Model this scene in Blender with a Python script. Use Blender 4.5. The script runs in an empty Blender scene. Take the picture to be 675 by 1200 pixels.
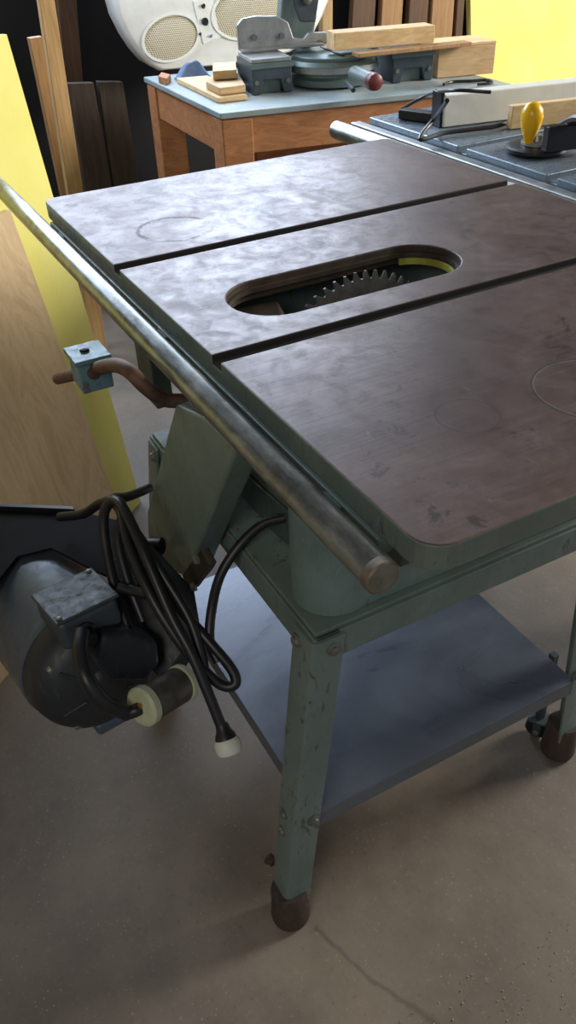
import bpy, bmesh, math, random
from mathutils import Vector as V, Matrix
random.seed(4)
S=bpy.context.scene; COL=S.collection
try: S.view_settings.view_transform='Standard'
except Exception: pass
F=970.0
AX=V((.4797,.5159,-.7098)).normalized(); AY=V((.8769,-.3138,.3641)); AY=(AY-AX*AY.dot(AX)).normalized(); AZ=AX.cross(AY)
CAM=V((0,0,1.2))
def ray(u,v):
    r=V((u-337.5,v-600,F)); return V((r.dot(AX),r.dot(AY),r.dot(AZ)))
def PZ(u,v,z): r=ray(u,v); return CAM+r*((z-CAM.z)/r.z)
def PX(u,v,x): r=ray(u,v); return CAM+r*((x-CAM.x)/r.x)
def PY(u,v,y): r=ray(u,v); return CAM+r*((y-CAM.y)/r.y)
def PD(u,v,d): return CAM+ray(u,v)*(d/F)
def PV(u,v,pt,n): r=ray(u,v); return CAM+r*((pt-CAM).dot(n)/r.dot(n))
# ---------------------------------------------------------------- camera
cd=bpy.data.cameras.new('camera'); co=bpy.data.objects.new('camera',cd); COL.objects.link(co)
right=V((AX.x,AY.x,AZ.x)); down=V((AX.y,AY.y,AZ.y)); fwd=V((AX.z,AY.z,AZ.z))
M=Matrix((( right.x,-down.x,-fwd.x,CAM.x),(right.y,-down.y,-fwd.y,CAM.y),(right.z,-down.z,-fwd.z,CAM.z),(0,0,0,1)))
co.matrix_world=M; cd.sensor_fit='VERTICAL'; cd.sensor_height=36; cd.sensor_width=24; cd.lens=36*F/1200; cd.clip_start=.02
S.camera=co
# ---------------------------------------------------------------- materials
def lin(c):
    return tuple((x/255/12.92 if x/255<=.04045 else ((x/255+.055)/1.055)**2.4) for x in c)+(1,)
class NT:
    def __init__(s,name):
        s.m=bpy.data.materials.new(name); s.m.use_nodes=True; s.t=s.m.node_tree; s.b=s.t.nodes['Principled BSDF']
        s.tc=s.t.nodes.new('ShaderNodeTexCoord'); s.co=s.tc.outputs['Object']
    def n(s,t): return s.t.nodes.new('ShaderNode'+t)
    def l(s,a,b): s.t.links.new(a,b)
    def map(s,sc,rot=(0,0,0)):
        m=s.n('Mapping'); m.inputs['Scale'].default_value=sc; m.inputs['Rotation'].default_value=rot; s.l(s.co,m.inputs[0]); return m.outputs[0]
    def noise(s,scale,detail=4,rough=.6,vec=None,dist=0):
        n=s.n('TexNoise'); n.inputs['Scale'].default_value=scale; n.inputs['Detail'].default_value=detail
        n.inputs['Roughness'].default_value=rough; n.inputs['Distortion'].default_value=dist
        s.l(vec or s.co,n.inputs['Vector']); return n.outputs['Fac']
    def ramp(s,fac,stops):
        r=s.n('ValToRGB'); e=r.color_ramp.elements
        while len(e)<len(stops): e.new(.5)
        for i,(p,c) in enumerate(stops):
            e[i].position=p; e[i].color=c if isinstance(c,tuple) else (c,c,c,1)
        s.l(fac,r.inputs[0]); return r.outputs[0]
    def mix(s,fac,a,b,mode='MIX'):
        m=s.n('MixRGB'); m.blend_type=mode
        for i,x in ((0,fac),(1,a),(2,b)):
            if hasattr(x,'links'): s.l(x,m.inputs[i])
            else: m.inputs[i].default_value=x
        return m.outputs[0]
    def math(s,op,a,b=0,c=0):
        m=s.n('Math'); m.operation=op
        for i,x in enumerate((a,b,c)):
            if hasattr(x,'links'): s.l(x,m.inputs[i])
            else: m.inputs[i].default_value=x
        return m.outputs[0]
    def bump(s,h,st=.3,d=.002):
        b=s.n('Bump'); b.inputs['Strength'].default_value=st; b.inputs['Distance'].default_value=d
        s.l(h,b.inputs['Height']); s.l(b.outputs[0],s.b.inputs['Normal'])
    def col(s,c):
        if hasattr(c,'links'): s.l(c,s.b.inputs['Base Color'])
        else: s.b.inputs['Base Color'].default_value=c
    def rough(s,r):
        if hasattr(r,'links'): s.l(r,s.b.inputs['Roughness'])
        else: s.b.inputs['Roughness'].default_value=r
    def metal(s,x): s.b.inputs['Metallic'].default_value=x
def plain(name,c,rough=.5,metal=0,var=.25,scale=30,bump=.1):
    k=NT(name); c=lin(c); d=tuple(x*(1-var) for x in c[:3])+(1,); e=tuple(min(1,x*(1+var)) for x in c[:3])+(1,)
    f=k.noise(scale); k.col(k.ramp(f,[(.3,d),(.7,e)])); k.rough(rough); k.metal(metal)
    if bump: k.bump(f,bump,.001)
    return k.m
def paint(name,c,wear=.66,rust=(84,64,50),rough=.42,metal=.1,soft=.05,light=1.2,amt=.8,dk=.25):
    k=NT(name); c=lin(c); d=tuple(x*.7 for x in c[:3])+(1,); e=tuple(min(1,x*light) for x in c[:3])+(1,)
    big=k.noise(6,8,.68); fine=k.noise(70,8,.7,k.map((1.3,1.3,.5)),.6); sc=k.noise(110,5,.6,k.map((1,1,.25)),1.5)
    base=k.ramp(big,[(.3,d),(.52,c),(.75,e)])
    base=k.mix(k.ramp(sc,[(.58,0.),(.68,.45)]),base,e)
    base=k.mix(k.ramp(sc,[(.30,dk),(.40,0.)]),base,d)
    msk=k.ramp(k.math('MULTIPLY_ADD',big,.35,k.math('MULTIPLY',fine,.65)),[(wear-soft,0.),(wear,amt)])
    k.col(k.mix(msk,base,lin(rust))); k.rough(k.ramp(fine,[(.3,rough-.12),(.7,rough+.18)])); k.metal(metal); k.bump(fine,.1,.001)
    return k.m
def wood(name,c1,c2,axis=(1,14,14),rough=.6,scale=6):
    k=NT(name); v=k.map(axis); f=k.noise(scale,6,.65,v,.8); g=k.noise(2.5,3,.5)
    k.col(k.mix(k.ramp(g,[(.3,0.),(.8,.35)]),k.ramp(f,[(.32,lin(c1)),(.68,lin(c2))]),lin(c1))); k.rough(rough); k.bump(f,.15,.001)
    return k.m
mGreen=paint('worn_green_paint',(108,124,116),.63,rust=(86,72,58))
mLeg=paint('worn_leg_paint',(106,122,118),.61,rust=(86,68,54),soft=.04,dk=.15)
mCol=paint('blue_green_paint',(108,128,126),.61,rust=(96,84,66))
mEdge=paint('chipped_edge_paint',(98,110,102),.61,rust=(62,50,44),soft=.05,light=1.35,dk=.2)
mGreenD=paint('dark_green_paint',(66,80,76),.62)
mBlueP=paint('worn_blue_green_paint',(94,126,136),.59)
k=NT('shelf_paint'); _a=k.noise(4,7,.65,k.map((1,.5,1),(0,0,.3)),.8); _b=k.noise(30,6,.7,k.map((1,.35,1),(0,0,.2)),.5)
k.col(k.mix(k.ramp(_b,[(.55,0.),(.7,.3)]),k.ramp(_a,[(.3,lin((80,86,98))),(.55,lin((102,109,120))),(.75,lin((124,130,138)))]),lin((72,70,72)))); k.metal(.35); k.rough(k.ramp(_a,[(.35,.24),(.65,.46)])); k.bump(_b,.05,.001); mShelf=k.m
mMotor=paint('motor_paint',(74,86,98),.64,rust=(48,50,52),rough=.4,metal=.25)
mBox=paint('terminal_box_paint',(58,67,75),.62,rust=(42,42,44),rough=.5,metal=.15)
mBlack=plain('black_metal',(26,28,33),.38,.2)
mBell=paint('worn_black_casting',(36,40,45),.61,rust=(70,72,76),rough=.48,light=1.5,amt=.5)
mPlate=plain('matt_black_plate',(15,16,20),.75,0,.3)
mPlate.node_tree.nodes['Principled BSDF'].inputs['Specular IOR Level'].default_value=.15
mRubber=plain('black_rubber',(22,23,27),.42)
k=NT('rail_steel'); _f=k.noise(60,8,.75,k.map((.35,1,1))); _g=k.noise(16,8,.7)
k.col(k.mix(k.ramp(_g,[(.52,0.),(.64,.55)]),k.ramp(_f,[(.35,lin((118,124,122))),(.65,lin((166,170,166)))]),lin((96,84,72)))); k.metal(.8); k.rough(k.ramp(_f,[(.3,.26),(.7,.44)])); k.bump(_f,.08,.001); mSteel=k.m
mBlade=plain('dull_blade_steel',(104,102,99),.5,.5,.4,60,.1)
mRust=plain('rusty_steel',(94,70,58),.65,.4,.4,60,.3)
mCap=plain('worn_end_cap',(124,123,114),.42,.6,.35,50,.2)
mCapR=plain('steel_rim',(116,106,92),.5,.6,.4,60,.2)
mFoot=paint('rusted_foot_paint',(72,66,60),.5,rust=(62,46,38),rough=.7,soft=.12)
mBolt=plain('bolt_steel',(120,122,116),.45,.6)
mCream=plain('cream_plastic',(172,176,146),.5,0,.2)
mConn=plain('connector_body',(88,84,78),.45,.4,.4,50,.2)
mTan=plain('brass',(170,130,60),.4,.7)
k=NT('yellow_foam'); _f=k.noise(4,5,.6); _h=k.noise(160,2,.5); k.col(k.ramp(_f,[(.3,lin((242,233,126))),(.7,lin((250,244,152)))])); k.rough(.8); k.bump(_h,.25,.001); mYel=k.m
k.b.inputs['Specular IOR Level'].default_value=.2
k=NT('plywood'); _f=k.noise(3,6,.65,k.map((2.2,2.2,.9)),2.2); _g=k.noise(30,5,.6,k.map((2,2,.5)))
k.col(k.mix(k.ramp(_g,[(.45,0.),(.7,.2)]),k.ramp(_f,[(.35,lin((208,178,134))),(.5,lin((224,198,156))),(.58,lin((210,180,136))),(.7,lin((232,210,170)))]),lin((184,152,114)))); k.rough(.65); mPly=k.m
mPine=wood('pine',(200,166,116),(232,204,156),(12,2,12))
mPineV=wood('pine_upright',(142,108,70),(186,146,100),(12,12,1))
mGreyV=wood('weathered_upright',(60,51,46),(92,80,70),(12,12,1))
mDarkV=wood('dark_upright',(76,54,38),(112,82,56),(12,12,1))
mBench=wood('bench_wood',(160,106,66),(202,144,98),(6,2,10))
mBenchTop=paint('bench_top_paint',(156,172,178),.58,rust=(176,160,132),rough=.4,metal=0)
mPlyBox=wood('plywood_box',(180,148,104),(214,184,142),(2,2,12))
mWhite=plain('white_plastic',(222,222,214),.35,0,.05)
mSawG=paint('saw_grey_green',(104,120,118),.62,rust=(150,140,120),rough=.4,metal=.3)
mSawD=plain('saw_dark_grey',(68,78,86),.45,.3,.2)
mAlu=plain('cast_aluminium',(160,164,164),.36,.6,.2)
mRed=plain('dark_red_plastic',(112,52,50),.4)
mYKnob=plain('yellow_knob',(238,182,18),.25,0,.05,10,0)
mYG=plain('yellow_green_paint',(160,160,70),.5,0,.3,40)
mTab2=paint('grey_saw_table',(120,134,146),.62,rust=(84,80,80),rough=.3,metal=.4)
mRedM=paint('red_brown_paint',(112,66,58),.64)
mWallD=plain('dark_wall',(20,20,25),.8,0,.4,3,0)
mCeil=plain('ceiling',(78,74,70),.9,0,.2,3,0)
mCloth=plain('blue_cloth',(110,134,172),.9,0,.2,40,.5)
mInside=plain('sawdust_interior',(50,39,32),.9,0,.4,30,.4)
mLedge=plain('throat_iron',(66,55,46),.6,.3,.4,40,.3)
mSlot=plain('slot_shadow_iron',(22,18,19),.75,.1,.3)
mPlug=plain('plug_white',(200,200,190),.5,0,.08)
# grille
k=NT('beige_mesh')
def band(rot):
    w=k.n('TexWave'); w.inputs['Scale'].default_value=60; k.l(k.map((1,1,1),rot),w.inputs['Vector']); return w.outputs['Fac']
mm_=k.math('MAXIMUM',band((0,0,math.radians(60))),band((0,math.radians(90),0)))
k.col(k.ramp(mm_,[(.45,lin((120,108,86))),(.75,lin((206,196,168)))])); k.rough(.6); k.bump(mm_,.6,.003); mMesh=k.m
# floor
k=NT('concrete'); a=k.noise(1.6,7,.6); b=k.noise(6,9,.66); c=k.noise(130,4,.6)
base=k.ramp(a,[(.3,lin((100,93,85))),(.5,lin((121,112,102))),(.72,lin((142,132,119)))])
base=k.mix(k.ramp(b,[(.34,.5),(.56,0.)]),base,lin((84,77,71)))
base=k.mix(k.ramp(b,[(.58,0.),(.72,.35)]),base,lin((152,142,128)))
base=k.mix(k.ramp(c,[(.60,0.),(.72,.4)]),base,lin((168,150,122)))
base=k.mix(k.ramp(c,[(.3,.4),(.38,0.)]),base,lin((72,66,62)))
vo=k.n('TexVoronoi'); vo.inputs['Scale'].default_value=110; k.l(k.co,vo.inputs['Vector'])
sp=k.math('MULTIPLY',k.ramp(vo.outputs['Distance'],[(.10,.5),(.18,0.)]),k.ramp(k.noise(14,3,.6),[(.5,0.),(.62,1.)]))
base=k.mix(sp,base,lin((184,164,126)))
def floor_line(p,q,wob,w):
    p=V((p.x,p.y,0)); q=V((q.x,q.y,0)); d=(q-p).normalized(); n=V((-d.y,d.x,0)); 
    dt=k.n('VectorMath'); dt.operation='DOT_PRODUCT'; k.l(k.co,dt.inputs[0]); dt.inputs[1].default_value=n
    x=k.math('ADD',k.math('SUBTRACT',dt.outputs['Value'],n.dot(p)),k.math('MULTIPLY',k.math('SUBTRACT',k.noise(5,5,.6),.5),wob))
    m=k.ramp(k.math('DIVIDE',k.math('ABSOLUTE',x),w),[(.2,1.),(1.,0.)])
    dt2=k.n('VectorMath'); dt2.operation='DOT_PRODUCT'; k.l(k.co,dt2.inputs[0]); dt2.inputs[1].default_value=d
    return k.math('MULTIPLY',m,k.math('GREATER_THAN',dt2.outputs['Value'],d.dot(p)))
shadow_line=floor_line(PZ(370,1085,0),PZ(510,1200,0),.07,.006)  # faint curved shadow line, painted into the floor colour
base=k.mix(k.math('MULTIPLY',shadow_line,.35),base,lin((50,45,42)))
k.col(base); k.rough(k.ramp(b,[(.3,.5),(.7,.8)])); k.bump(c,.12,.002); mFloor=k.m
# table top (object coords = world here, origin kept at world zero for ring marks and the painted reflection)
k=NT('cast_iron_top')
a=k.noise(2.6,9,.66,dist=.5); b=k.noise(30,10,.76,dist=.6); e_=k.noise(9,10,.78,dist=.8); lines=k.noise(26,5,.65,k.map((14,.5,1))); sc2=k.noise(30,6,.7,k.map((1,6,1),(0,0,.6)),.4); sm=k.noise(38,6,.6,dist=.8); gate=k.noise(5,3,.5)
base=k.ramp(a,[(.3,lin((64,50,48))),(.5,lin((84,67,63))),(.7,lin((104,86,80)))])
base=k.mix(k.ramp(b,[(.50,0.),(.62,.45)]),base,lin((50,37,36)))
base=k.mix(k.ramp(e_,[(.56,0.),(.66,.22)]),base,lin((130,112,102)))
base=k.mix(k.ramp(e_,[(.35,.5),(.42,0.)]),base,lin((46,34,35)))
base=k.mix(k.math('MULTIPLY',k.ramp(sm,[(.60,0.),(.64,.8)]),k.ramp(gate,[(.5,0.),(.57,1.)])),base,lin((34,25,27)))
base=k.mix(k.ramp(lines,[(.35,0.),(.75,.16)]),base,lin((150,132,122)))
base=k.mix(k.ramp(sc2,[(.62,0.),(.7,.22)]),base,lin((156,140,128)))
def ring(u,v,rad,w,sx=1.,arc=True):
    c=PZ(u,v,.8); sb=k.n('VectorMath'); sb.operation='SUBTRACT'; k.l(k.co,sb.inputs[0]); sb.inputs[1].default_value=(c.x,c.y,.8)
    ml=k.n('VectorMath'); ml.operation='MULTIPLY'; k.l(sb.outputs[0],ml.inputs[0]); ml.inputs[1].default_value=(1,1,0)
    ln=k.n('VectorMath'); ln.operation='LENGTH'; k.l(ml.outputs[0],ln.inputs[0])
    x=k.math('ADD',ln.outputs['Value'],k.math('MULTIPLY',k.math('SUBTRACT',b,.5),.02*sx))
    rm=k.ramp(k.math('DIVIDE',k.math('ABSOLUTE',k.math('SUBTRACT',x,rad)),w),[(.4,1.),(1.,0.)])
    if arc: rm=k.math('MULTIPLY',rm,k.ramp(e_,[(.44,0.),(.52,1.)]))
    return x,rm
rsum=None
for (u,v,rad,w,cc,al,fillal,sx,arc) in [(700,455,.062,.0018,(20,15,16),1.,.0,0,False),(699,455,.0597,.001,(140,124,112),.35,0,0,False),(548,487,.03,.0013,(36,27,27),.7,0,0,False),(205,268,.055,.004,(30,24,32),.6,.1,1.2,True),(285,258,.05,.003,(170,164,168),.4,.1,1.5,True),(560,255,.03,.0015,(56,42,40),.5,.1,1,True)]:  # first two rings: cable reflection painted as a dark and a pale circle
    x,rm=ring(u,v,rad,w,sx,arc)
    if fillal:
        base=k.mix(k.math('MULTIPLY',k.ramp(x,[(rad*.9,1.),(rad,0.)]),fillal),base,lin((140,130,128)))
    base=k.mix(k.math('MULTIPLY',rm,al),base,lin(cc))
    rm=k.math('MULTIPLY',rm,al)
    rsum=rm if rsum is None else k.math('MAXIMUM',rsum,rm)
rg=k.math('ADD',k.math('MULTIPLY',e_,.5),k.math('MULTIPLY',b,.5))
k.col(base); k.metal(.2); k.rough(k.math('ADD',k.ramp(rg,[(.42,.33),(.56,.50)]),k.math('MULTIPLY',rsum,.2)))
k.b.inputs['Specular IOR Level'].default_value=.5
k.bump(k.math('ADD',k.math('MULTIPLY',lines,.5),b),.05,.0007); mTop=k.m
k=NT('daylight_pane'); k.b.inputs['Base Color'].default_value=(0,0,0,1); k.b.inputs['Emission Color'].default_value=(.62,.76,1,1); k.b.inputs['Emission Strength'].default_value=8; mPane=k.m
# ---------------------------------------------------------------- mesh helper
def wloc(p):
    w=V((0,0,0))
    while p is not None: w+=p.location; p=p.parent
    return w
class MB:
    def __init__(s): s.bm=bmesh.new()
    def hexa(s,c):   # c: 4 bottom, 4 top
        vs=[s.bm.verts.new(p) for p in c]
        for f in ((3,2,1,0),(4,5,6,7),(0,1,5,4),(1,2,6,5),(2,3,7,6),(3,0,4,7)): s.bm.faces.new([vs[i] for i in f])
        return s
    def box(s,x0,x1,y0,y1,z0,z1):
        return s.hexa([V(p) for p in ((x0,y0,z0),(x1,y0,z0),(x1,y1,z0),(x0,y1,z0),(x0,y0,z1),(x1,y0,z1),(x1,y1,z1),(x0,y1,z1))])
    def prism(s,pts,off,caps=True):
        a=[s.bm.verts.new(p) for p in pts]; b=[s.bm.verts.new(V(p)+V(off)) for p in pts]; n=len(a)
        if caps: s.bm.faces.new(a[::-1]); s.bm.faces.new(b)
        for i in range(n): s.bm.faces.new((a[i],a[(i+1)%n],b[(i+1)%n],b[i]))
        return s
    def rings(s,rs,cap=True):
        L=[[s.bm.verts.new(p) for p in r] for r in rs]; n=len(L[0])
        for A,B in zip(L,L[1:]):
            for i in range(n): s.bm.faces.new((A[i],A[(i+1)%n],B[(i+1)%n],B[i]))
        if cap: s.bm.faces.new(L[0][::-1]); s.bm.faces.new(L[-1])
        return s
    def lathe(s,p,ax,prof,seg=32):   # prof list (r, dist along axis)
        p=V(p); ax=V(ax).normalized(); t=ax.orthogonal().normalized(); b=ax.cross(t)
        return s.rings([[p+ax*d+(t*math.cos(2*math.pi*i/seg)+b*math.sin(2*math.pi*i/seg))*max(r,1e-4) for i in range(seg)] for r,d in prof])
    def cyl(s,p,q,r,seg=24,ch=.0):
        p=V(p);q=V(q);L=(q-p).length
        pr=[(r,0),(r,L)] if not ch else [(r-ch,0),(r,ch),(r,L-ch),(r-ch,L)]
        return s.lathe(p,q-p,pr,seg)
    def tube(s,pts,r,seg=12,sm=8):
        P=[V(p) for p in pts]; Q=[P[0]*2-P[1]]+P+[P[-1]*2-P[-2]]; out=[]
        for i in range(1,len(Q)-2):
            for j in range(sm):
                t=j/sm; a,b,c,d=Q[i-1],Q[i],Q[i+1],Q[i+2]
                out.append(.5*((2*b)+(c-a)*t+(2*a-5*b+4*c-d)*t*t+(3*b-a-3*c+d)*t**3))
        out.append(P[-1]); nrm=None; rs=[]
        for i,p in enumerate(out):
            tg=(out[min(i+1,len(out)-1)]-out[max(i-1,0)]).normalized()
            nrm=tg.orthogonal().normalized() if nrm is None else (nrm-tg*nrm.dot(tg)).normalized()
            b=tg.cross(nrm); rr=r(i/len(out)) if callable(r) else r
            rs.append([p+(nrm*math.cos(2*math.pi*q/seg)+b*math.sin(2*math.pi*q/seg))*rr for q in range(seg)])
        return s.rings(rs)
    def build(s,name,mat,parent=None,bev=0,smooth=True,keep=False,seg=2):
        me=bpy.data.meshes.new(name); bmesh.ops.recalc_face_normals(s.bm,faces=s.bm.faces[:]); s.bm.to_mesh(me); s.bm.free()
        o=bpy.data.objects.new(name,me); COL.objects.link(o)
        for mm in (mat if isinstance(mat,list) else [mat]): me.materials.append(mm)
        if parent is not None:
            me.transform(Matrix.Translation(-wloc(parent))); o.parent=parent
        elif not keep:
            xs=[v.co for v in me.vertices]; b=V(((min(v.x for v in xs)+max(v.x for v in xs))/2,(min(v.y for v in xs)+max(v.y for v in xs))/2,min(v.z for v in xs)))
            me.transform(Matrix.Translation(-b)); o.location=b
        if smooth:
            me.polygons.foreach_set('use_smooth',[True]*len(me.polygons))
            try: me.set_sharp_from_angle(angle=math.radians(35))
            except Exception: pass
        if bev:
            m=o.modifiers.new('bevel','BEVEL'); m.width=bev; m.segments=seg; m.limit_method='ANGLE'; m.angle_limit=math.radians(35); m.harden_normals=True
        return o
def tag(o,label,cat,group=None):
    o['label']=label; o['category']=cat
    if group: o['group']=group
    return o
def thing(name,loc,label,cat,group=None):
    o=bpy.data.objects.new(name,None); o.location=V(loc); o.empty_display_size=.05; COL.objects.link(o); return tag(o,label,cat,group)
def struct(o): o['kind']='structure'; return o
def blkc(p1,p2,z0,h,depth):
    A=PZ(*p1,z0); B=PZ(*p2,z0); d=(B-A).normalized(); n=V((-d.y,d.x,0))
    if n.dot(V((ray(*p1).x,ray(*p1).y,0)))<0: n=-n
    up=V((0,0,h))
    return [A,B,B+n*depth,A+n*depth,A+up,B+up,B+n*depth+up,A+n*depth+up]
def obox(mbx,c,a,b,cc,la,lb,lc):
    return mbx.hexa([c+a*sa*la/2+b*sb*lb/2+cc*sc*lc/2 for sc in (-1,1) for sa,sb in ((-1,-1),(1,-1),(1,1),(-1,1))])
# ---------------------------------------------------------------- room
struct(MB().box(-3.3,2.2,-2.6,4.2,-.1,0).build('floor',mFloor,keep=True,smooth=False))
wb=MB(); WY0,WY1=-.5,2.05
for b in ((-3.3,-3.15,-2.6,4.2,0,1.22),(-3.3,-3.15,-2.6,4.2,2.2,2.8),(-3.3,-3.15,-2.6,WY0,1.22,2.2),(-3.3,-3.15,WY1,4.2,1.22,2.2)): wb.box(*b)
struct(wb.build('wall_back',mWallD,keep=True,smooth=False))
w=struct(MB().box(-3.26,-3.25,WY0+.02,WY1-.02,1.24,2.18).build('window_1',mPane,smooth=False))
fr=MB()
for b in ((-3.25,-3.16,WY0,WY1,1.22,1.26),(-3.25,-3.16,WY0,WY1,2.16,2.2),(-3.25,-3.16,WY0,WY0+.05,1.26,2.16),(-3.25,-3.16,WY1-.05,WY1,1.26,2.16),(-3.24,-3.18,.97,1.03,1.26,2.16)): fr.box(*b)
fr.build('window_frame',mGreyV,w,smooth=False)
struct(MB().box(-3.3,2.2,-2.7,-2.6,0,2.8).build('wall_left',plain('wall_paint',(130,124,116),.9,0,.1,2,0),smooth=False))
struct(MB().box(-3.3,2.2,-2.7,4.2,2.8,2.9).build('ceiling',mCeil,smooth=False))
# ---------------------------------------------------------------- table saw
X0,X1,Y0,Y1,ZT=-1.437,-.370,.306,.990,.8
saw=thing('table_saw',(-.85,.53,0),'old green table saw with brown cast iron top, round front rail and open steel stand','table saw')
def rrect(x0,x1,y0,y1,r,z,rr=None,seg=8):
    pts=[]
    for i,(cx,cy,a) in enumerate(((x1,y1,0),(x0,y1,90),(x0,y0,180),(x1,y0,270))):
        q=rr[i] if rr else r; sx=-1 if cx==x1 else 1; sy=-1 if cy==y1 else 1
        for j in range(seg+1):
            t=math.radians(a+90*j/seg); pts.append(V((cx+sx*q+q*math.cos(t),cy+sy*q+q*math.sin(t),z)))
    return pts
TH=.026
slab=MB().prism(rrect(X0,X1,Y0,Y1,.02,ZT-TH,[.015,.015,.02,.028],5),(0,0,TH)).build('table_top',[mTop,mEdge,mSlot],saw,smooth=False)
sl=wloc(saw); OX=-.867; OW=.0585
SLOTS=(-1.069,-.749); SW=.0105
cut=MB()
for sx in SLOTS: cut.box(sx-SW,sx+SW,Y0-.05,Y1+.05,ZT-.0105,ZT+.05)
cut=cut.build('cutter',mTop,keep=True,smooth=False)
cut2=MB().prism(rrect(OX-OW,OX+OW,.38,.71,OW,ZT-.1,None,14),(0,0,.2)).build('cutter',mTop,keep=True,smooth=False)
for c in (cut,cut2):
    m=slab.modifiers.new('b','BOOLEAN'); m.object=c; m.operation='DIFFERENCE'; m.solver='EXACT'
bpy.context.view_layer.update(); dg=bpy.context.evaluated_depsgraph_get()
me=bpy.data.meshes.new_from_object(slab.evaluated_get(dg)); slab.modifiers.clear(); slab.data=me
me.materials.clear()
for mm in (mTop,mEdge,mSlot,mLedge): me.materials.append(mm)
for c in (cut,cut2): bpy.data.objects.remove(c)
me.transform(Matrix.Translation(sl)); slab.location=-sl   # object coordinates equal world coordinates
for p in me.polygons:
    p.material_index=0; c=p.center
    if abs(p.normal.z)<.6:
        if abs(c.x-OX)<OW+.004 and .37<c.y<.72: p.material_index=3
        elif c.x>X1-.045 or c.x<X0+.03 or c.y<Y0+.02 or c.y>Y1-.02: p.material_index=1
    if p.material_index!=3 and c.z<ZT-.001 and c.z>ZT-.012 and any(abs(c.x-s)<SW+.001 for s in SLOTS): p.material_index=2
m=slab.modifiers.new('bevel','BEVEL'); m.width=.0018; m.segments=2; m.limit_method='ANGLE'; m.angle_limit=math.radians(40)
slab['label']='brown stained cast iron top with two miter slots and an open throat'
rim=MB(); o_=rrect(OX-OW-.001,OX+OW+.001,.379,.711,OW,ZT-.009,None,14); i_=rrect(OX-OW+.005,OX+OW-.005,.385,.705,OW-.005,ZT-.009,None,14)
rim.rings([o_,i_,[p-V((0,0,.006)) for p in i_],[p-V((0,0,.006)) for p in o_]],cap=False).build('throat_ledge',mLedge,saw)
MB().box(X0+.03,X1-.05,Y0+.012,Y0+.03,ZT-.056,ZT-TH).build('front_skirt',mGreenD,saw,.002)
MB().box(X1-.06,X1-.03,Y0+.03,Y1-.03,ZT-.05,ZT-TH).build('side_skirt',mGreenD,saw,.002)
# front rail
RY,RZ,RR=.2785,.775,.0150; XE=-.389
rl=MB().lathe((-1.70,RY,RZ),(1,0,0),[(RR-.003,0),(RR,.003),(RR,1.70+XE-.003),(RR-.0015,1.70+XE)],40).build('front_rail',mSteel,saw)
MB().lathe((XE-.008,RY,RZ),(1,0,0),[(RR+.0003,0),(RR+.0004,.001),(RR+.0004,.008),(RR-.001,.0095),(RR-.002,.009)],40).build('end_rim',mCapR,rl)
MB().lathe((XE+.0005,RY,RZ),(1,0,0),[(RR-.0015,-.002),(RR-.002,.0005),(.006,.001),(.001,.0012)],40).build('end_cap',mCap,rl)
for x in (-1.33,-.9,-.5):
    MB().box(x-.015,x+.015,RY,Y0+.02,RZ-.01,RZ-.003).build('rail_bracket',mGreen,saw,.002)
MB().box(-1.40,-.43,Y0-.004,Y0+.012,ZT-.044,ZT-TH-.0005).build('rail_angle',mGreen,saw,.002)
rr=MB().lathe((-1.69,1.03,.765),(1,0,0),[(.013,0),(.019,.001),(.019,1.29),(.017,1.292)],36).build('rear_rail',mSteel,saw)
for x in (-1.2,-.6): MB().box(x-.015,x+.015,.97,1.03,.75,.765).build('rail_bracket',mGreen,saw,.002)
# cabinet
CX0=-1.012
cab=MB(); pl=[V((CX0,.36,.556)),V((-.66,.36,.556))]
cx,cy,cr_=-.605,.362,.046
for j in range(17):
    t=math.radians(190+190*j/16); pl.append(V((cx+cr_*math.cos(t),cy+cr_*math.sin(t),.556)))
pl+= [V((-.56,.74,.556)),V((CX0,.74,.556))]
inn=[p+((V((-.80,.55,.556))-p).normalized()*.006) for p in pl]
cab.rings([pl,[p+V((0,0,.208)) for p in pl],[p+V((0,0,.208)) for p in inn],inn,pl],cap=False)
bmesh.ops.remove_doubles(cab.bm,verts=cab.bm.verts[:],dist=.00005)
cab=cab.build('cabinet',mCol,saw)
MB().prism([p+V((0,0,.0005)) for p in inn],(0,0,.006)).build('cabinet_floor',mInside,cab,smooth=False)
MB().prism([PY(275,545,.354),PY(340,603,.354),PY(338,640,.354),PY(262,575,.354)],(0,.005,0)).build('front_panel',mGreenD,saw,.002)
# arbor internals
bl=MB(); BC=V((-.879,.568,.672)); pts=[]; NTt=50
for i in range(NTt):
    a=2*math.pi*i/NTt
    for da,r in ((0,.116),(.010,.1265),(.036,.1262),(.062,.1205),(.098,.1155)): pts.append(BC+V((0,math.cos(-a-da)*r,math.sin(-a-da)*r)))
bl.prism(pts,(.003,0,0)); bl=bl.build('saw_blade',mBlade,saw,smooth=False)
MB().cyl(BC-V((.03,0,0)),BC+V((.03,0,0)),.03).build('arbor',mBolt,bl,.002)
yg=MB(); A_=[];B_=[]
for j in range(25):
    t=math.radians(-15+185*j/24)
    A_.append(V((OX+.0525*math.cos(t),.651+.0525*math.sin(t),.7845))); B_.append(V((OX+.048*math.cos(t),.651+.048*math.sin(t),.7845)))
yg.prism(A_+B_[::-1],(0,0,-.008)); yg.build('blade_guard_arc',mYG,saw)
MB().hexa([V(p) for p in ((-.95,.40,.70),(-.90,.39,.70),(-.90,.50,.70),(-.95,.50,.70),(-.94,.40,.765),(-.905,.39,.76),(-.905,.47,.75),(-.94,.48,.76))]).build('trunnion',mLedge,saw,.004)
MB().lathe((-.842,.668,.70),(0,0,1),[(.024,0),(.024,.062),(.020,.066),(.010,.066),(.009,.060)],32).build('adjusting_nut',mLedge,saw)
MB().box(-.98,-.78,.52,.64,.60,.66).build('carriage',mMotor,saw,.01)
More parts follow.
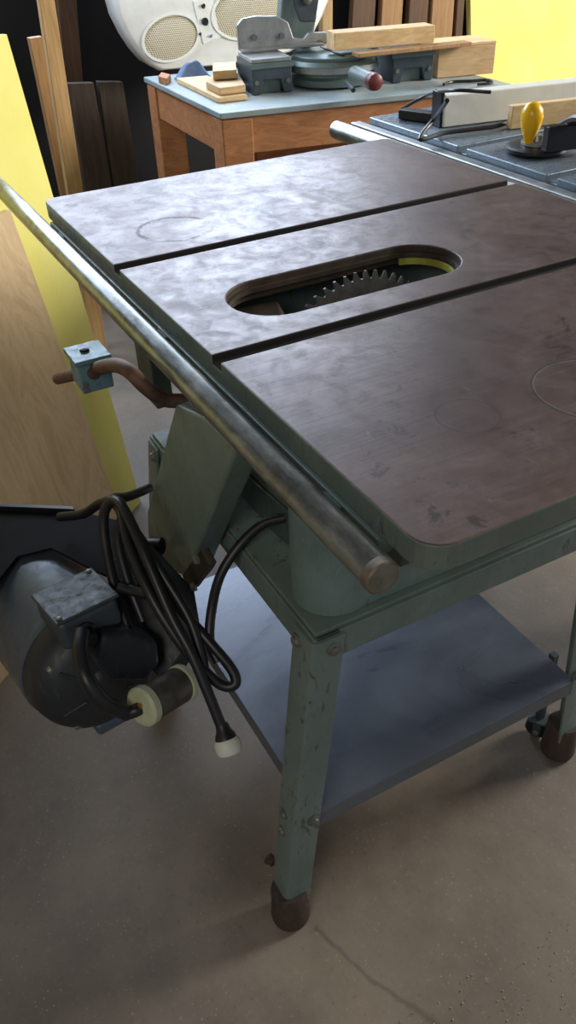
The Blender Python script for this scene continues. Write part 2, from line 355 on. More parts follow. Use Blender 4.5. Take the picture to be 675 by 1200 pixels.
# stand
ZS=.55; SX0,SX1,SY0,SY1=-1.04,-.548,.306,.745
def angle_leg(tx,ty,bx_,by_,sx,sy,zt,zb,w=.042,wb_=.039,th=.004):
    def prof(x,y,z,w):
        r=.008
        return [V((x,y+sy*(-w),z)),V((x,y-sy*r,z)),V((x-sx*r*.3,y-sy*r*.3,z)),V((x-sx*r,y,z)),V((x-sx*w,y,z)),V((x-sx*w,y-sy*th,z)),V((x-sx*(r+th*.4),y-sy*th,z)),V((x-sx*th,y-sy*(r+th*.4),z)),V((x-sx*th,y-sy*w,z))]
    return MB().rings([prof(tx,ty,zt,w),prof(bx_,by_,zb,wb_)])
for sx,sy in ((1,-1),(1,1),(-1,-1),(-1,1)):
    tx=SX1 if sx>0 else SX0; ty=SY0 if sy<0 else SY1
    bx_=(-.537 if sy<0 else -.56) if sx>0 else -1.06; by_=.243 if sy<0 else .812
    lg=angle_leg(tx+sx*.004,ty+sy*.004,bx_,by_,sx,sy,ZS-.004,.05).build('leg',mLeg,saw,.0008)
    MB().lathe((bx_-sx*.017,by_-sy*.017,0),(0,0,1),[(.022,0),(.027,.003),(.0285,.010),(.0275,.03),(.0265,.05),(.0262,.072),(.024,.076),(.004,.076)],32).build('foot',mFoot,lg)
    if sx>0 and sy<0:
        MB().lathe(V((bx_-.039,by_+.006,.115)),(-1,-.3,0),[(.006,0),(.006,.006),(.008,.007),(.008,.011)],14).build('foot_bolt',mFoot,lg)
    for zz,dx in ((ZS-.02,.032),(ZS-.02,-1),(.235,.028),(.235,-1),(.20,.028)):
        f=(ZS-zz)/ZS; X=tx+(bx_-tx)*f+sx*.004; Y=ty+(by_-ty)*f+sy*.004
        if dx>0: p=V((X-sx*dx,Y,zz)); n=V((0,sy,0))
        else: p=V((X,Y-sy*.028,zz)); n=V((sx,0,0))
        MB().lathe(p-n*.001,n,[(.009,0),(.009,.002),(.0065,.003),(.006,.006),(.003,.0075)],12).build('bolt',mBolt,lg)
fr_=MB()
fr_.box(SX0,SX1,SY0,SY0+.004,ZS-.04,ZS); fr_.box(SX0,SX1,SY0+.004,SY0+.034,ZS-.004,ZS)
fr_.box(SX0,SX1,SY1-.004,SY1,ZS-.04,ZS); fr_.box(SX0,SX1,SY1-.034,SY1-.004,ZS-.004,ZS)
fr_.box(SX1-.004,SX1,SY0+.004,SY1-.004,ZS-.04,ZS); fr_.box(SX1-.034,SX1-.004,SY0+.034,SY1-.034,ZS-.004,ZS)
fr_.box(SX0,SX0+.004,SY0+.004,SY1-.004,ZS-.04,ZS); fr_.box(SX0+.004,SX0+.034,SY0+.034,SY1-.034,ZS-.004,ZS)
fr_.build('stand_frame',mLeg,saw,.0012)
MB().box(SX0+.004,SX1-.004,SY0+.004,SY1-.004,ZS+.0005,ZS+.005).build('stand_top_plate',mGreen,saw,.001)
sh=MB(); zt=.232; HX=SX0-.006
sh.box(HX,-.546,.300,.752,zt-.003,zt); sh.box(HX,-.546,.300,.304,zt-.03,zt-.003); sh.box(HX,-.546,.748,.752,zt-.03,zt-.003); sh.box(-.55,-.546,.304,.748,zt-.03,zt-.003); sh.box(HX,HX+.004,.304,.748,zt-.03,zt-.003)
sh.build('lower_shelf',mShelf,saw,.0012)
# caster by far leg
cs=PZ(628,860,0); cs.z=0; wa=V((.55,-.83,0)).normalized(); wt_=V((wa.y,-wa.x,0))
cst=MB(); obox(cst,cs+V((0,0,.044)),wa,wt_,V((0,0,1)),.03,.03,.003)
obox(cst,cs+wa*.012+V((0,0,.032)),wa,wt_,V((0,0,1)),.002,.014,.024); obox(cst,cs-wa*.012+V((0,0,.032)),wa,wt_,V((0,0,1)),.002,.014,.024)
cst.box(cs.x-.006,cs.x+.006,cs.y-.006,cs.y+.006,.046,.202); cst=cst.build('caster',mSawD,saw,.001)
wh=MB().lathe(cs-wa*.009+V((0,0,.0205)),wa,[(.011,0),(.018,.001),(.0205,.004),(.0205,.014),(.018,.017),(.011,.018)],28).build('wheel',mRubber,cst)
MB().lathe(cs+wa*.0135+V((0,0,.0205)),wa,[(.006,0),(.006,.003),(.003,.004)],16).build('axle',mBolt,cst)
# tilting arm
arm=MB().prism([PY(205,474,.268),PY(240,490,.268),PY(277,526,.268),PY(220,676,.268),PY(205,672,.268),PY(173,628,.268),PY(172,600,.268)],(0,.034,0)).build('tilt_arm',mGreen,saw,.004)
MB().prism([PY(213,673,.262),PY(235,643,.262),PY(246,662,.262),PY(243,668,.262),PY(226,690,.262),PY(218,688,.262)],(0,.01,0)).build('hinge_bracket',mLedge,saw,.002)
for px in ((229,687),(232,655)):
    p=PY(px[0],px[1],.262); MB().lathe(p,(0,-1,0),[(.007,0),(.007,.004),(.004,.007)],6).build('bolt',mBolt,saw)
# lock lever with clamp block
rod=MB().tube([PY(68,444,.215),PY(100,436,.218),PY(130,428,.222),PY(150,434,.228),PY(172,455,.24),PY(192,468,.26),PY(218,470,.285)],.0085,14).build('lock_lever',mRust,saw)
c0=PY(107,432,.218)
cb=MB().box(c0.x-.024,c0.x+.02,c0.y-.02,c0.y+.02,c0.z-.022,c0.z+.022)
cb=cb.build('clamp_block',mBlueP,rod,.002)
MB().box(c0.x-.026,c0.x+.024,c0.y-.024,c0.y+.022,c0.z+.018,c0.z+.024).build('clamp_flange',mBlueP,cb,.001)
MB().lathe(c0+V((.02,-.003,.004)),(1,0,0),[(.008,0),(.008,.003),(.004,.004)],16).build('set_screw',mRust,cb)
MB().lathe(c0+V((-.004,-.003,.024)),(0,0,1),[(.006,0),(.006,.003),(.003,.004)],16).build('set_screw',mBlack,cb)
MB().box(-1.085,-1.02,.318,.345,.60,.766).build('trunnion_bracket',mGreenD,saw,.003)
# motor
E=PD(120,794,1.06); Bk=PD(38,698,1.23); ax=(Bk-E).normalized(); L=(Bk-E).length
upv=(V((0,0,1))-ax*ax.z).normalized(); sd=ax.cross(upv)
if sd.dot(right)<0: sd=-sd
mot=MB().lathe(E,ax,[(.016,-.024),(.022,-.022),(.027,-.016),(.046,-.013),(.064,-.007),(.077,.004),(.084,.018),(.0865,.03),(.087,.05)],96).build('motor_end_bell',mBell,saw)
for q in range(6):
    t=math.radians(60*q+10); rdir=upv*math.cos(t)+sd*math.sin(t)
    obox(MB(),E+rdir*.048-ax*.007,(rdir+ax*.3).normalized(),(ax-rdir*.3).normalized(),rdir.cross(ax),.036,.012,.006).build('rib',mBell,mot,.002)
for q in range(4):
    t=math.radians(90*q+40); rdir=upv*math.cos(t)+sd*math.sin(t)
    MB().lathe(E+rdir*.073+ax*.006,-ax,[(.006,-.004),(.006,.004),(.003,.006)],6).build('bolt',mBolt,mot)
mb=MB().lathe(E+ax*.046,ax,[(.0875,0),(.0895,.003),(.0895,.016),(.0885,.018),(.0885,L-.07),(.0895,L-.068),(.0895,L-.052),(.082,L-.034),(.05,L-.02)],96).build('motor_body',mMotor,saw)
obox(MB(),E+ax*.02-upv*.086,ax,sd,upv,.03,.05,.02).build('motor_lug',mMotor,mb,.006)
tb=E+ax*.036+upv*.080+sd*.006
tbx=obox(MB(),tb+upv*.004,ax,sd,upv,.078,.082,.046).build('terminal_box',mBox,mb,.010,seg=3)
cover=obox(MB(),tb+upv*.0285,ax,sd,upv,.081,.085,.005).build('terminal_cover',mBox,saw,.0024,seg=3)
for a_,b_ in ((-1,-1),(1,1)): MB().lathe(tb+upv*.031+ax*.033*a_+sd*.035*b_,upv,[(.004,0),(.004,.002),(.002,.003)],10).build('screw',mBolt,cover)
MB().lathe(tb-ax*.036-sd*.012,-ax,[(.015,0),(.015,.006),(.011,.008),(.011,.016),(.009,.022)],16).build('cable_gland',mBlack,saw)
MB().prism([PD(122,742,1.01),PD(150,738,1.03),PD(186,752,1.06),PD(190,780,1.06),PD(170,800,1.05),PD(128,800,1.01),PD(110,778,1.0)],ax*.035).build('switch_cover',mBell,saw,.008,seg=3)
MB().tube([PD(96,740,.985),PD(94,764,.965),PD(102,795,.95),(PD(122,823,.96)),PD(150,836,.985)],.0095,14).build('motor_lead',mRubber,saw)
cA=PD(164,830,.985); cB=PD(213,801,1.04); ca=(cB-cA).normalized(); cl=(cB-cA).length
cn=MB().lathe(cA,ca,[(.021,.008),(.0232,.012),(.0232,cl-.006),(.021,cl)],32).build('cord_connector',mConn,saw)
MB().lathe(cA,ca,[(.012,-.001),(.022,0),(.0252,.003),(.0252,.012),(.021,.015)],32).build('connector_face',mCream,cn)
MB().lathe(cA+ca*(cl-.004),ca,[(.021,0),(.0246,.002),(.0246,.008),(.02,.011)],32).build('connector_collar',mCream,cn)
for q in (-1,0,1):
    MB().lathe(cA-ca*.001+V((0,0,.006*q))+right*.003*q,-ca,[(.003,0),(.003,.004)],8).build('contact',mTan,cn)
MB().tube([PD(150,836,.985),PD(158,833,.983),PD(164,830,.985)],.008,12).build('cord_grip',mRubber,cn)
# black plate behind motor
zp=.475
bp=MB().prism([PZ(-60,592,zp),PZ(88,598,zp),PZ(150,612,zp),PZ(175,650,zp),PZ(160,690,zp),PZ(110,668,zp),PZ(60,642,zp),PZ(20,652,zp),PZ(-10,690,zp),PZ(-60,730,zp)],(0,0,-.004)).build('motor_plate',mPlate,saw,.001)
MB().prism([PZ(-60,592,zp),PZ(88,598,zp),PZ(88,602,zp),PZ(-60,596,zp)],(0,0,.008)).build('plate_lip',mBlack,bp,.001)
MB().prism([PD(150,640,1.13),PD(205,700,1.1),PD(215,760,1.09),PD(190,800,1.09),PD(150,760,1.1),PD(125,660,1.13)],(0,.03,0)).build('motor_bracket',mBell,saw,.004)
MB().cyl(PD(120,640,1.2),PD(190,640,1.17),.012).build('bracket_bar',mBlack,saw)
# power cable
cable=thing('power_cable',PD(200,760,1.0),'thick black power cable looped over the motor with its plug hanging down','cable')
MB().tube([PD(70,606,1.17),PD(98,602,1.13),PD(118,590,1.08),PD(140,590,1.05),PD(165,640,1.02),PD(205,705,1.0),PD(245,752,.99),PD(272,785,.99),PD(275,802,.99),PD(255,800,.99),PD(215,758,.98),PD(178,700,.98),(PD(152,640,1.0)),PD(142,600,1.02),PD(132,585,1.06),PD(150,582,1.12),PD(175,572,1.2)],.0066,12).build('loop',mRubber,cable)
MB().tube([PD(150,735,1.05),PD(135,690,1.06),PD(124,640,1.05),PD(122,602,1.04),PD(134,586,1.025),PD(148,602,1.005),PD(170,650,.985),PD(200,720,.975),PD(224,765,.972),PD(245,815,.975),PD(262,858,.98)],.0066,12).build('cord',mRubber,cable)
MB().tube([PD(168,728,1.04),PD(150,680,1.04),PD(138,630,1.03),PD(146,606,1.015),PD(162,628,1.0),PD(190,672,.99),PD(222,725,.985),(PD(236,768,.985)),PD(240,790,.99)],.0062,12).build('loop',mRubber,cable)
MB().tube([PD(336,606,.99),PD(308,614,1.0),PD(280,640,1.01),PD(258,675,1.01),PD(248,715,1.0),PD(246,752,.995),PD(256,776,.99)],.0062,12).build('lead',mRubber,cable)
MB().tube([PD(190,700,1.0),PD(165,695,1.02),PD(140,688,1.03)],.0066,12).build('lead',mRubber,cable)
pa=PD(262,856,.98); pb=PD(269,880,.98); pd=(pb-pa).normalized(); pg=(pb-pa).length
pg_=MB().lathe(pa,pd,[(.0075,-.008),(.009,0),(.012,.005),(.0135,pg*.45)],24).build('plug',mRubber,cable)
MB().lathe(pa+pd*pg*.38,pd,[(.0135,0),(.0158,.004),(.0162,.012),(.0145,.018),(.009,.020)],24).build('plug_face',mPlug,pg_)
# ---------------------------------------------------------------- leaning sheets at left
d_=V((.632,-.775,0)); n_=V((.775,.632,0))
def sheet(name,bot,top,width,th,mat,label,cat,group=None):
    back=(-n_)*th
    o=MB().hexa([bot,bot+d_*width,bot+d_*width+back,bot+back,top,top+d_*width,top+d_*width+back,top+back]).build(name,mat,bev=.001,smooth=False)
    return tag(o,label,cat,group)
yb=PZ(182,592,0)-n_*.04; yb.z=0; yt=PZ(8,40,.98)
sheet('foam_board',yb,yt,1.2,.025,mYel,'tall yellow foam board leaning behind the plywood sheet at left','insulation board')
pb_=PZ(152,628,0); pb_.z=0; pt_=PZ(12,246,.72)
sheet('plywood_sheet',pb_,pt_,1.3,.014,mPly,'plywood sheet leaning in front of the yellow foam board at left','plywood')
Y1_=PX(554,60,-2.95)
yy=Y1_.y+.05
o=MB().hexa([V((-2.9,yy,0)),V((-2.9,yy+1.22,0)),V((-2.93,yy+1.22,0)),V((-2.93,yy,0)),V((-3.09,yy-.02,1.15)),V((-3.09,yy+1.2,1.15)),V((-3.12,yy+1.2,1.15)),V((-3.12,yy-.02,1.15))]).build('foam_board',mYel,bev=.001,smooth=False)
tag(o,'yellow foam board standing against dark wall behind the grey second saw','insulation board')
def upright(name,tl,tr,bl_,br_,x,th,mat,label,group=None,ztop=None):
    a,b,c,d=[PX(u,v,x) for u,v in (tl,tr,bl_,br_)]
    def ext(t,bm_):
        k_=(0-t.z)/(bm_.z-t.z); q=t+(bm_-t)*k_; q.x=x; return V((x,q.y,0))
    A=ext(a,c); B=ext(b,d); 
    if ztop:
        k_=(ztop-A.z)/(a.z-A.z); a=A+(a-A)*k_; b=B+(b-B)*k_
    off=V((-th,0,0))
    o=MB().hexa([A,B,B+off,A+off,a,b,b+off,a+off]).build(name,mat,bev=.002,smooth=False)
    return tag(o,label,'board',group)
upright('plank',(28,14),(44,12),(72,226),(84,226),-2.55,.03,mPineV,'narrow pine board leaning left of the wide pale board, behind foam board',None,.9)
upright('plank',(46,0),(64,0),(80,226),(98,226),-2.45,.03,wood('pale_upright',(184,144,94),(224,186,130),(12,12,1)),'wide pale pine board leaning upright beside yellow foam board',None,1.1)
upright('plank',(80,98),(110,97),(100,220),(131,220),-2.85,.03,mGreyV,'short weathered brown board upright against the dark wall, left of a darker one')
upright('plank',(115,96),(144,96),(133,216),(163,216),-2.85,.03,wood('dark_grey_upright',(54,48,42),(84,74,64),(12,12,1)),'short dark grey board upright against dark wall beside bench leg')
lab=['thin orange-brown board upright behind the miter saw','pale upright board behind the pine boards on the miter saw','brown upright board with darker edge behind the bench','wide tan upright board behind the plywood box','narrow upright board next to right yellow foam board']
for i,(u0,u1,mm,vt) in enumerate(((416,442,mDarkV,-20),(450,474,mPineV,-20),(482,504,mDarkV,-20),(509,534,mPineV,-20),(538,546,mDarkV,-20))):
    upright('plank',(u0,vt),(u1,vt),(u0-4,40),(u1-4,40),-3.07+.01*i,.03,mm,lab[i],None,1.0)
upright('plank',(378,-20),(390,-20),(378,40),(390,40),-3.0,.03,wood('blonde_upright',(170,140,100),(210,180,130),(12,12,1)),'slim light board upright just right of white appliance',None,1.0)
upright('plank',(66,-20),(88,-20),(90,226),(108,226),-3.0,.03,mDarkV,'brown stud upright against dark wall behind pale leaning board',None,1.2)
# ---------------------------------------------------------------- workbench
N=PZ(258,133,.75); R_=PZ(600,98,.75); L_=PZ(168,90,.75)
bu=(R_-N); bv=(L_-N)
def Bq(a,b,z): q=N+bu*a+bv*b; return V((q.x,q.y,z))
def bbox(mbx,a0,a1,b0,b1,z0,z1): return mbx.hexa([Bq(a0,b0,z0),Bq(a1,b0,z0),Bq(a1,b1,z0),Bq(a0,b1,z0),Bq(a0,b0,z1),Bq(a1,b0,z1),Bq(a1,b1,z1),Bq(a0,b1,z1)])
bench=thing('workbench',Bq(.5,.5,0),'orange wooden workbench with pale blue-grey painted top in background','workbench')
bbox(MB(),0,1,0,1,.735,.75).build('bench_top',mBenchTop,bench,.003)
bbox(MB(),.012,.988,.012,.05,.645,.735).build('apron',mBench,bench,.003)
bbox(MB(),.012,.988,.95,.985,.645,.735).build('apron',mBench,bench,.003)
bbox(MB(),.012,.05,.05,.95,.645,.735).build('apron',mBench,bench,.003)
bbox(MB(),.95,.988,.05,.95,.645,.735).build('apron',mBench,bench,.003)
for a0,b0 in ((.004,.004),(.004,.86),(.895,.004),(.885,.86)):
    bbox(MB(),a0,a0+.1,b0,b0+.12,0,.732).build('leg',mBench,bench,.004)
bbox(MB(),.05,.95,.86,.9,.30,.38).build('stretcher',mBench,bench,.003)
bbox(MB(),.25,.95,.45,.55,.52,.60).build('stretcher',mBench,bench,.003)
zb=.751
# white appliance
A=PZ(192,84,zb); B=PZ(300,72,zb); dd=(B-A).normalized(); nn=V((-dd.y,dd.x,0)); 
if nn.dot(fwd)<0: nn=-nn
nrm=(nn-V((0,0,.5))).normalized()
app=thing('portable_heater',(A+B)/2+nn*.1,'white plastic appliance with beige oval mesh grilles and dials, tipped on bench','appliance')
def shell(off,shrink):
    q=[(188,84),(250,79),(300,72),(342,62),(366,47),(380,20),(392,-10),(396,-50),(126,-50),(130,-10),(138,20),(150,44),(162,62),(174,76)]
    cu,cv=262,20; return [PV(cu+(u-cu)*shrink,cv+(v-cv)*shrink,A,nrm)+off for u,v in q]
zfix=lambda L_: [V((p.x,p.y,max(p.z,zb+.001))) for p in L_]
MB().rings([zfix(shell(nn*.0,.945)),zfix(shell(nn*.004,.97)),zfix(shell(nn*.012,.99)),zfix(shell(nn*.026,1)),zfix(shell(nn*.12,1.0)),zfix(shell(nn*.15,.98)),zfix(shell(nn*.17,.93))]).build('housing',mWhite,app)
fo=-nrm*.003
def ellip(c,rx,ry,off,n=40): return [PV(c[0]+rx*math.cos(2*math.pi*i/n),c[1]+ry*math.sin(2*math.pi*i/n)-.15*rx*math.cos(2*math.pi*i/n),A,nrm)+off for i in range(n)]
for c,rx,ry in (((200,45),31,26),((290,14),40,31)):
    g=MB().rings([ellip(c,rx,ry,fo*.3),ellip(c,rx*.8,ry*.8,fo*1.8),ellip(c,rx*.4,ry*.4,fo*2.6),ellip(c,rx*.02,ry*.02,fo*2.8)]).build('grille',mMesh,app)
    MB().rings([ellip(c,rx,ry,fo*0),ellip(c,rx+3,ry+3,fo*0),ellip(c,rx+3,ry+3,fo*2),ellip(c,rx,ry,fo*2),ellip(c,rx,ry,fo*0)],cap=False).build('grille_rim',mWhite,g)
pn=MB().prism([PV(u,v,A,nrm) for u,v in ((226,2),(248,-4),(258,44),(238,52))],fo).build('control_panel',mWhite,app,.001)
for (u,v,r,mt) in ((240,26,.011,mBlack),(238,8,.006,mBlack),(247,43,.004,mCloth),(234,41,.004,mBlack)):
    MB().lathe(PV(u,v,A,nrm),-nrm,[(r*1.1,.002),(r,.006),(r*.8,.012)],20).build('knob',mt,pn)
def slabq(name,q,z0,h,mat,label,cat,bev=.002):
    pts=[PZ(u,v,z0) for u,v in q]; return tag(MB().prism(pts,(0,0,h)).build(name,mat,bev=bev,smooth=False),label,cat)
slabq('offcut',((207,97),(256,121),(290,117),(244,94)),zb,.013,mPine,'flat tan wooden offcut lying lowest at the left bench corner','offcut')
slabq('offcut',((242,104),(258,112),(288,108),(280,94),(250,94)),zb+.0145,.018,mPlyBox,'small plywood offcut stacked on flat tan offcut at bench corner','offcut')
slabq('offcut',((250,94),(278,92),(277,82),(250,84)),zb+.035,.022,mPine,'pale pine block topmost on the stack of offcuts at bench corner','offcut')
slabq('offcut',((186,97),(196,100),(201,95),(190,92)),zb,.018,mBench,'small brown block beside the blue cloth on bench','offcut')
cl=MB(); g=[[None]*9 for _ in range(7)]; c0=PZ(226,92,zb)
for i in range(7):
    for j in range(9):
        a=(i/6-.5);b=(j/8-.5); q=c0+dd*b*.105+nn*a*.045; q.z=zb+.003+max(0,.042*(1-(2*a)**2)*(1-(2*b)**2)+random.uniform(-.006,.012)*(1-(2*a)**4)*(1-(2*b)**4)); g[i][j]=cl.bm.verts.new(q)
for i in range(6):
    for j in range(8): cl.bm.faces.new((g[i][j],g[i][j+1],g[i+1][j+1],g[i+1][j]))
cl=tag(cl.build('cloth',mCloth),'crumpled blue cloth lying in front of white appliance','cloth')
cl.modifiers.new('s','SUBSURF').render_levels=2; sm_=cl.modifiers.new('t','SOLIDIFY'); sm_.thickness=.003
# miter saw
ms=thing('miter_saw',PZ(400,98,zb),'grey miter saw with aluminium fence and dark red knob on the bench','miter saw')
un=V((bu.x,bu.y,0)).normalized(); vn=V((-un.y,un.x,0))
UP=V((0,0,1))
def ub(p,l,dep,h,mb=None):
    mb=mb or MB(); return mb.hexa([p,p+un*l,p+un*l+vn*dep,p+vn*dep,p+UP*h,p+un*l+UP*h,p+un*l+vn*dep+UP*h,p+vn*dep+UP*h])
pL=PZ(297,112,zb); pR=PZ(460,98,zb)
def foot(p,l,dep):
    b0=MB(); prof=[(0,0),(.2,0),(.28,.45),(.72,.45),(.8,0),(1,0),(1,1),(0,1)]
    b0.prism([p+un*l*a+UP*.075*b for a,b in prof],vn*dep); o=b0.build('base_wing',mSawD,ms,.003)
    ub(p+un*l*.25+vn*.02,l*.5,dep-.04,.04).build('recess_wall',mSawG,o)
    ub(p-un*.004-vn*.003+UP*.062,l+.008,.003,.014).build('rib',mSawG,o,.001)
    for a in (.1,.9): MB().lathe(p+un*l*a+UP*.03-vn*.001,-vn,[(.006,0),(.006,.003)],8).build('bolt',mBolt,o)
    return o
bs=foot(pL,.11,.17); ub(pL+UP*.076,.11,.15,.010).build('work_plate',mAlu,bs,.002)
bs=foot(pR,.12,.15); ub(pR+UP*.0755,.12,.06,.003).build('work_plate',mAlu,bs,.001)
tc=(pL+pR)/2+un*.055+vn*.09; tc.z=zb
tt=MB().lathe(tc,UP,[(.10,0),(.12,.006),(.124,.022),(.112,.028),(.112,.034),(.128,.038),(.128,.056),(.12,.066)],48).build('turntable',mSawG,ms)
MB().lathe(tc+UP*.0665,UP,[(.112,0),(.112,.008),(.108,.010)],48).build('turntable_plate',mSawG,tt)
obox(MB(),tc+UP*.0775,vn,un,UP,.19,.008,.002).build('kerf_slot',mBlack,tt)
MB().rings([[tc+UP*z_+(un*math.cos(t)-vn*math.sin(t))*r_ for r_,z_ in ((.1285,.04),(.1305,.04),(.1305,.054),(.1285,.054))] for t in [math.radians(30+120*j/20) for j in range(21)]]).build('angle_scale',mAlu,tt)
kb=PZ(446,99,zb+.045); kdir=(kb-(tc+V((0,0,.045)))); kdir.z=0
MB().tube([tc+UP*.045+kdir*.5,kb-kdir*.15],.02,12,3).build('miter_arm',mSawG,ms)
MB().lathe(kb-kdir*.2,kdir,[(.012,0),(.019,.008),(.022,.02),(.02,.036),(.01,.042)],24).build('knob',mRed,ms)
ld=MB(); ld.tube([tc+UP*.03+kdir*.55-un*.03,kb-kdir*.2-un*.045-UP*.02],.006,8,3).build('detent_lever',mSawD,ms)
fp=tc+vn*.05
fz=zb+.09
f_=[PV(u,v,fp,vn) for u,v in ((281,66),(278,30),(284,22),(300,19),(326,19),(338,26),(344,44),(356,46),(362,38),(388,38),(390,66))]
for p in f_: p.z=max(p.z,fz)
fe=MB().prism(f_,vn*.018).build('fence',mAlu,ms,.003)
ub(PV(281,60,fp,vn)*1-vn*.03+UP*(fz-PV(281,60,fp,vn).z),.235,.03,.006).build('fence_foot',mAlu,fe,.001)
f2=[PV(u,v,fp,vn) for u,v in ((398,64),(398,44),(500,40),(505,60))]
for p in f2: p.z=max(p.z,fz)
MB().prism(f2,vn*.018).build('fence',mAlu,ms,.003)
for (u,v) in ((298,44),(330,42),(375,50)): MB().lathe(PV(u,v,fp,vn),-vn,[(.008,0),(.008,.005)],8).build('bolt',mBolt,fe)
piv=fp+vn*.06
MB().prism([PV(u,v,piv,vn) for u,v in ((326,58),(330,10),(334,-60),(370,-60),(372,20),(364,58))],vn*.05).build('pivot_head',mSawG,ms,.008)
hd=PV(352,-62,fp+vn*.05,vn)
MB().lathe(hd-un*.05,un,[(.03,0),(.05,.01),(.05,.12),(.03,.14)],32).build('saw_motor',mSawG,ms)
MB().prism([PV(u,v,fp+vn*.02,vn) for u,v in ((352,26),(344,6),(344,-60),(372,-60),(374,0),(370,26))],vn*.012).build('blade_cover',mSawD,ms,.004)
MB().lathe(PV(360,0,fp+vn*.018,vn),-vn,[(.012,0),(.012,.004),(.006,.008)],16).build('pivot_bolt',mBolt,ms)
wt=zb+.09
def onpl(p1,p2,z0,h,dep,name,mat,label):
    return tag(MB().hexa(blkc(p1,p2,z0,h,dep)).build(name,mat,bev=.002,smooth=False),label,'timber')
onpl((392,60),(509,50),wt,.042,.07,'timber',mPine,'thick pale pine board resting on the miter saw table, in front of its fence')
onpl((420,68),(553,54),zb+.079,.010,.045,'timber',mPineV,'thin pine strip lying below thick pine board on the miter saw, reaching plywood box')
bc=blkc((512,92),(578,86),zb,.075,.13)
bx_=MB().hexa(bc).build('plywood_box',mPlyBox,bev=.002,smooth=False); tag(bx_,'plain plywood box standing at right end of the bench','box')
MB().prism([p+UP*.0004 for p in bc[4:]],UP*.007).build('lid',mPine,bx_,.001,smooth=False)
tag(MB().tube([PZ(520,99,zb+.005),PZ(530,96,zb+.005),PZ(552,95,zb+.005),PZ(570,94,zb+.005),PZ(576,97,zb+.005),PZ(560,99,zb+.005)],.004,8).build('cable',mRubber),'short curl of black cable in front of the plywood box','cable')
# ---------------------------------------------------------------- second saw
Z2=.78
s2=thing('table_saw',(-1.15,1.5,0),'second grey table saw with white fence, partly seen at right edge','table saw')
TX0,TX1,TY0,TY1=-1.69,-.62,1.115,1.80
tp=MB().box(TX0,-1.37,TY0,TY1,Z2-.03,Z2).box(-1.345,-1.12,TY0,TY1,Z2-.03,Z2).box(-1.095,TX1,TY0,TY1,Z2-.03,Z2).box(TX0+.01,TX1-.01,TY0+.005,TY1-.01,Z2-.04,Z2-.012).build('table_top',mTab2,s2,.003)
MB().box(TX0-.03,TX1,TY0-.03,TY0-.004,Z2-.05,Z2-.012).build('front_rail',mAlu,s2,.003)
MB().box(TX0+.15,TX1-.05,TY0+.06,TY1-.08,.45,Z2-.041).build('body',mRedM,s2,.01)
for x in (TX0+.16,TX1-.1):
    for y in (TY0+.12,TY1-.14): 
        MB().hexa([V((x-.02,y-.02,0)),V((x+.03,y-.02,0)),V((x+.03,y+.03,0)),V((x-.02,y+.03,0)),V((x,y,.45)),V((x+.05,y,.45)),V((x+.05,y+.05,.45)),V((x,y+.05,.45))]).build('leg',mSawD,s2,.003)
fz2=MB().hexa(blkc((519,150),(700,128),Z2+.001,.062,.04)).build('fence',mWhite,s2,.003)
c_=blkc((515,150),(519,149.5),Z2+.0005,.067,.042); MB().hexa(c_).build('end_cap',mBlack,fz2,.002)
MB().hexa(blkc((466,140),(512,146),Z2+.001,.02,.03)).build('clamp',mBlack,s2,.003)
# miter gauge
mg=thing('miter_gauge',PZ(640,176,Z2),'black miter gauge with an upright yellow knob on the grey saw table','miter gauge')
gc=PZ(628,176,Z2+.004)
MB().lathe(gc,UP,[(.055,0),(.058,.003),(.058,.008),(.05,.011)],40).build('protractor',mBlack,mg)
MB().hexa(blkc((640,180),(700,172),Z2+.013,.045,.02)).build('gauge_face',mBlack,mg,.003)
MB().lathe(gc+UP*.012,UP,[(.03,0),(.03,.004),(.012,.006),(.010,.016)],24).build('pivot_hub',mAlu,mg)
kp=PZ(620,162,Z2+.028)
MB().lathe(kp,UP,[(.008,-.012),(.010,0),(.013,.006),(.019,.022),(.021,.038),(.019,.05),(.011,.06),(.003,.063)],32).build('knob',mYKnob,mg)
MB().tube([PZ(655,150,Z2+.04),PZ(680,140,Z2+.07),PZ(700,160,Z2+.06)],.01,10).build('clamp_arm',mBlack,mg)
tag(MB().hexa(blkc((598,152),(700,140),Z2+.001,.045,.018)).build('timber',mPine,bev=.002,smooth=False),'short pale wood block standing behind yellow knob on the grey saw','timber')
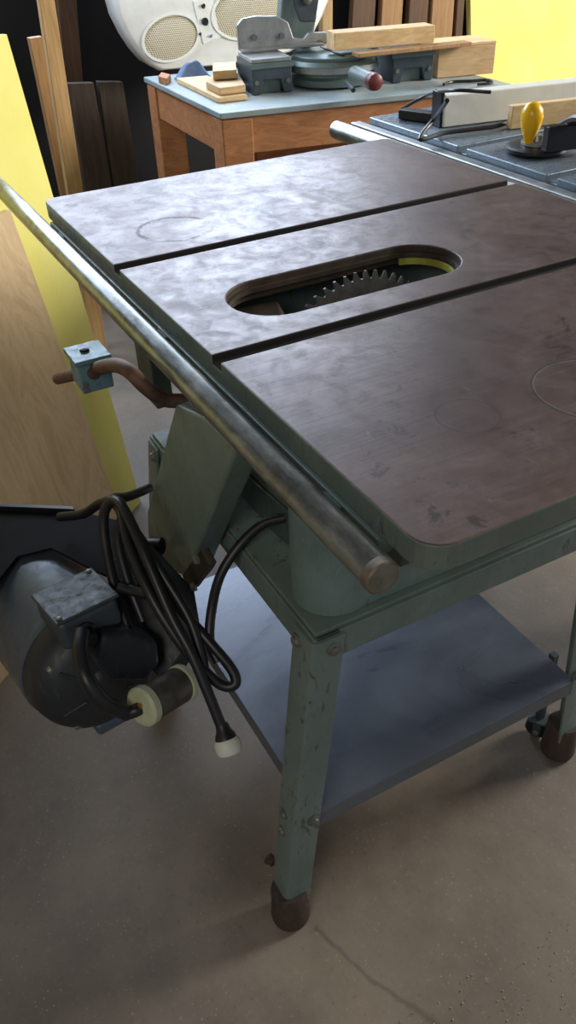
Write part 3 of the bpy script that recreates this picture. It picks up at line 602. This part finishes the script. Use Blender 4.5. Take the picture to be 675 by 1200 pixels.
tag(MB().tube([PZ(524,118,Z2+.09),PZ(508,140,Z2+.03),PZ(492,163,Z2+.008),PZ(520,156,Z2+.008),PZ(550,152,Z2+.008),PZ(580,148,Z2+.008),PZ(600,142,Z2+.008)],.0045,10).build('cable',mRubber),'black cable curling over the left corner of grey second saw','cable')
tag(MB().tube([PZ(470,128,Z2+.01),PZ(500,112,Z2+.04),PZ(530,106,Z2+.085),PZ(575,108,Z2+.08)],.0035,10).build('cable',mRubber),'thin black cable passing behind the white fence','cable')
# ---------------------------------------------------------------- sawdust
sd_=MB(); cnt=0
while cnt<260:
    u=random.uniform(100,760); v=random.uniform(700,1260); p=PZ(u,v,0)
    if p.x<-.36: continue
    cnt+=1
    s=random.uniform(.0005,.0011); a=random.uniform(0,6.3); z=.0006
    q=[V((p.x+s*math.cos(a+j*math.pi/2)*(1.6 if j%2 else 1),p.y+s*math.sin(a+j*math.pi/2)*(1.6 if j%2 else 1),z+.0004*j)) for j in range(4)]
    vs=[sd_.bm.verts.new(x) for x in q]; sd_.bm.faces.new(vs)
sdo=sd_.build('sawdust',plain('sawdust_flecks',(160,140,106),.9),keep=True,smooth=False); tag(sdo,'pale sawdust flecks scattered over the concrete floor','sawdust'); sdo['kind']='stuff'
# ---------------------------------------------------------------- light
wd=bpy.data.worlds.new('world'); S.world=wd; wd.use_nodes=True; bg=wd.node_tree.nodes['Background']; bg.inputs[0].default_value=(.84,.9,1,1); bg.inputs[1].default_value=.28
def area(name,loc,tgt,sx,sy,e,c):
    l=bpy.data.lights.new(name,'AREA'); l.shape='RECTANGLE'; l.size=sx; l.size_y=sy; l.energy=e; l.color=c
    o=bpy.data.objects.new(name,l); COL.objects.link(o); o.location=loc; o.rotation_euler=(V(tgt)-V(loc)).to_track_quat('-Z','Y').to_euler(); return o
area('door_light',(-.6,3.9,1.9),(-1.5,.6,.5),1.4,1.0,150,(1,.95,.86))
area('window_light',(-3.05,.9,1.75),(-1.5,.9,.6),2.5,.9,42,(.78,.87,1))
area('fill_light',(1.2,-1.6,2.4),(-.8,.3,.4),1.0,1.0,24,(1,.94,.84))  # fill lamp added behind the camera to lift the front faces
